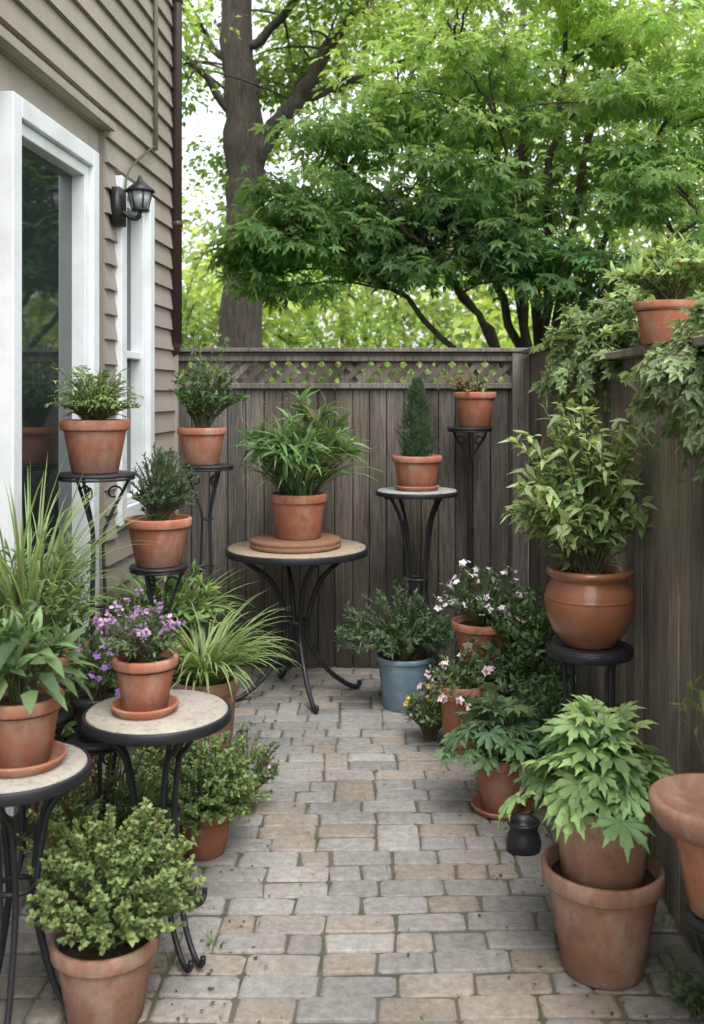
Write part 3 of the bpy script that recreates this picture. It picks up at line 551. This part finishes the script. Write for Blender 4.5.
# ================================================================= TREES
def pads(mb,cen,rad,n,L,T,cols,droop=.3,var=.25,bend=.25):
    P=[];D=[];N=[];C=[]
    for c,r,cb in zip(cen,rad,cols):
        k=int(n*U(.5,1.4)); v=rng.standard_normal((k,3))*.55; p=A(c)+v*A(r); h=v*A([1,1,.3])
        P.append(p);D.append(nrm(h)*.8+A([0,0,-droop])+runit(k)*.55);N.append(A([0,0,1.])+runit(k)*.6);C.append(colv(A(cb)*U(1-var,1+var),k,.2,.3))
    P=np.concatenate(P); place(mb,P,np.concatenate(D),np.concatenate(N),L*U(.55,1.2,len(P)),T,np.concatenate(C),bend)
e=empty('large_tree',(-1.36,11,-.05)); m=MB()
trunk=cat([(-1.36,11,-.1),(-1.38,11,1.5),(-1.34,11,3.2),(-1.33,11,4.2),(-1.42,11,5.4),(-1.40,11.1,7.2),(-1.2,11.3,9.2),(-1.1,11.4,10.8)],6)
trunk=trunk+rng.normal(0,.012,trunk.shape)
tube(m,trunk,np.interp(np.linspace(0,1,len(trunk)),[0,.05,.3,.5,1],[.34,.25,.225,.205,.06])*(1+.05*rng.standard_normal(len(trunk))),18)
limbs=[[(-1.3,11,3.9),(-1.05,10.9,4.35),(-.7,10.8,4.75),(-.35,10.7,5.3),(.2,10.5,5.9),(.9,10.4,6.4)],[(-.72,10.8,4.7),(-.2,10.9,4.9),(.5,11,5.2),(1.2,11,5.4)],[(-1.4,11,5.2),(-.9,10.8,5.6),(-.5,10.5,6.2),(-.2,10.3,7)],[(-1.35,11,4.4),(-1.8,10.8,5.0),(-2.4,10.4,5.4),(-3.1,10.2,6.1)],[(-1.4,11,5.0),(-2.0,11.4,5.8),(-2.6,11.6,6.8)],[(-1.35,11,6),(-.8,11.4,7),(.2,11.5,8)],[(-1.3,11,3.5),(-.95,10.7,3.65),(-.6,10.5,3.6),(-.3,10.4,3.75)]]
lr=[.12,.06,.06,.05,.05,.06,.03]; LP=[]
for q,r in zip(limbs,lr):
    c=cat(q,6); c=c+rng.normal(0,.015,c.shape); tube(m,c,np.linspace(r,r*.3,len(c)),9); LP.append(c[len(c)//3:])
LP=np.concatenate(LP+[trunk[-14:]])
cen=[];rad=[];cols=[]
for q in range(130):
    b=LP[rng.integers(len(LP))]; d=runit(1)[0]*A([1.2,1.0,.7])*U(.4,1.3); c=b+d
    if c[2]<3.7: continue
    if -.95<c[0]<.15 and c[2]<4.75: continue
    if c[1]<11.0 and abs(c[0]/c[1]+.124)<.05 : c[1]=11.6
    cen.append(c); rad.append((.38,.38,.14)); cols.append([(.085,.17,.045),(.13,.235,.055),(.18,.29,.07)][rng.integers(3)])
    tube(m,bez(b,(b+c)/2+A([0,0,.15]),c,np.linspace(0,1,6)),np.linspace(.018,.005,6),5)
m.obj('trunk',BARK,e); m=MB(); pads(m,cen,rad,170,.085,T_simple(.7),cols); m.obj('leaves',LEAFT,e,False)
# maple: short trunk, arching limbs, twigs to leaf layers
e=empty('maple_tree',(1.35,7.6,-.05)); m=MB(); cen=[];rad=[];cols=[]
fork=A([1.33,7.6,.9]); tube(m,cat([(1.35,7.6,-.1),(1.34,7.6,.5),fork],6),[.13]*6+[.12]*6+[.11],12)
LM=[]
for ex,ey,ez,rr in ((-.75,7.0,2.75,.035),(-.3,7.3,3.25,.04),(.1,7.8,3.9,.045),(.55,7.4,4.4,.045),(1.0,7.9,4.8,.05),(1.6,7.5,5.0,.045),(2.2,7.8,4.8,.045),(2.8,7.4,4.2,.04),(.2,6.8,2.7,.03),(2.3,6.8,2.7,.03),(3.1,7.7,3.3,.035),(.9,6.9,3.4,.035)):
    E=A([ex,ey,ez]); p1=fork+(E-fork)*A([.30,.3,.72]); P=bez(fork+rng.normal(0,.05,3),p1,E,np.linspace(0,1,18)); P[1:]+=rng.normal(0,.02,(17,3)); tube(m,P,np.linspace(rr,.008,18),8); LM.append(P[5:])
LM=np.concatenate(LM)
def maple_pad(c,rr,col):
    cen.append(c);rad.append(rr);cols.append(col)
    c=A(c); d=np.linalg.norm((LM-c)*A([1,1,1.2]),axis=1)+np.maximum(LM[:,2]-c[2],0)*3; b=LM[np.argmin(d)]
    P=bez(b,(b+c)/2+A([0,0,.12]),c,np.linspace(0,1,7)); P[1:]+=rng.normal(0,.01,(6,3)); tube(m,P,np.linspace(.011,.004,7),5)
lo_c,hi_c=A((.065,.145,.06)),A((.17,.285,.075))  # leaf colour lightens with height: the lit crown top is painted in
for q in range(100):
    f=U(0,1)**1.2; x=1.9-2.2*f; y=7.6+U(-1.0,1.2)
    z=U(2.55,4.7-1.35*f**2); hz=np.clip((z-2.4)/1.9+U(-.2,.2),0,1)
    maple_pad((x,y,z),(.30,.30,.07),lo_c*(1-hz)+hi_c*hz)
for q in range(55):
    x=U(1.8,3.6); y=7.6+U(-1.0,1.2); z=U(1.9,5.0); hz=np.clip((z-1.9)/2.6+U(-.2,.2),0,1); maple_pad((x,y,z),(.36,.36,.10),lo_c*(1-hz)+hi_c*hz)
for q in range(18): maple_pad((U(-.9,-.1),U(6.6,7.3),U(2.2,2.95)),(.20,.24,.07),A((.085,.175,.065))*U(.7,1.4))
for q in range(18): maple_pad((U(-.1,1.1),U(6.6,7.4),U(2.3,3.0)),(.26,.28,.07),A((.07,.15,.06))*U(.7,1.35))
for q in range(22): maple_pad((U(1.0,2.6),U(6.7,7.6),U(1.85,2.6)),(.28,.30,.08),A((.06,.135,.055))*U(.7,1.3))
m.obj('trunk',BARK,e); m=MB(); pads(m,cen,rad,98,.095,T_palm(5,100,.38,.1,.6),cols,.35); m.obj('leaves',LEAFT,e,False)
# distant woodland
m=MB(); cen=[];rad=[];cols=[]
CL=[(.15,.24,.08),(.21,.31,.095),(.27,.37,.12),(.11,.18,.065)]
for q in range(400):
    y=U(15,34); x=U(-.5,.55)*y; z=U(.0,1)*12; sx=x/y; zz=(z-1.5)/y
    if ((sx+.03)/.075)**2+((zz-.23)/.085)**2<1.1: continue
    if ((sx+.17)/.03)**2+((zz-.28)/.10)**2<1: continue
    if zz>.17 and rng.random()<.33: continue
    cen.append((x,y,z)); s=y/20; rad.append((1.0*s,1.0,.6*s)); cols.append(CL[rng.integers(4)])
for q in range(90):
    y=U(16,24); x=U(-.4,.5)*y; cen.append((x,y,U(.8,4.0))); rad.append((1.2,.8,.6)); cols.append(CL[rng.integers(3)])
pads(m,cen,rad,150,.22,T_simple(.7),cols,.2,.25); e=empty('distant_trees',(0,20,0)); m.obj('leaves',LEAFT,e,False)
m=MB()
for q in range(26):
    y=U(18,30); x=U(-.45,.5)*y
    if -.2<x/y<-.05: continue
    r=U(.06,.14); P=cat([(x,y,-.1),(x+U(-.2,.2),y,3),(x+U(-.5,.5),y,7),(x+U(-.9,.9),y,13)],5); tube(m,P,np.linspace(r,r*.35,len(P)),8)
m.obj('trunks',BARK2,e)
p=Plant('understory_shrub',-2.1,9.5,0); bush(p.L,p.S,(-2.1,9.5,0),(-1.95,9.5,2.0),(.55,.6,1.2),70,50,.075,T_lance(.5),(.14,.24,.07),t0=.3,low=-.5,br=.1,sr=.006); p.done(LEAFT)
p=Plant('understory_shrub',.1,13,0); bush(p.L,p.S,(.1,13,0),(.1,13,1.6),(2.2,.6,1.2),110,60,.10,T_lance(.5),(.17,.28,.075),t0=.3,low=-.4,br=.3,sr=.006); p.done(LEAFT)

# ================================================================= LIGHT
el,az=math.radians(60),math.radians(165)
sd=A([math.sin(az)*math.cos(el),math.cos(az)*math.cos(el),math.sin(el)])
w=bpy.data.worlds.new('World'); S.world=w; w.use_nodes=True; nt=w.node_tree; bg=nt.nodes['Background']
sk=nt.nodes.new('ShaderNodeTexSky'); sk.sky_type='NISHITA'; sk.sun_disc=False; sk.sun_elevation=el; sk.sun_rotation=az; sk.dust_density=4; sk.air_density=1
hs=nt.nodes.new('ShaderNodeHueSaturation'); hs.inputs['Saturation'].default_value=.22; hs.inputs['Value'].default_value=3.0
nt.links.new(sk.outputs[0],hs.inputs['Color']); nt.links.new(hs.outputs[0],bg.inputs[0]); bg.inputs[1].default_value=.15
ld=bpy.data.lights.new('Sun','SUN'); ld.energy=.9; ld.angle=math.radians(35); ld.color=(1,.96,.9)
lo=bpy.data.objects.new('sun',ld); S.collection.objects.link(lo)
from mathutils import Vector
lo.rotation_euler=Vector(sd).to_track_quat('Z','Y').to_euler(); lo.location=(0,0,12)
cd=bpy.data.cameras.new('Camera'); co=bpy.data.objects.new('camera',cd); S.collection.objects.link(co); S.camera=co
co.location=(0,0,1.5); co.rotation_euler=(math.radians(90),0,0); cd.lens=36*1000/1024; cd.sensor_width=36
cd.shift_y=-117/1024; cd.shift_x=-14/1024; cd.clip_end=500; cd.clip_start=.05
cd.dof.use_dof=True; cd.dof.focus_distance=3.7; cd.dof.aperture_fstop=4.0
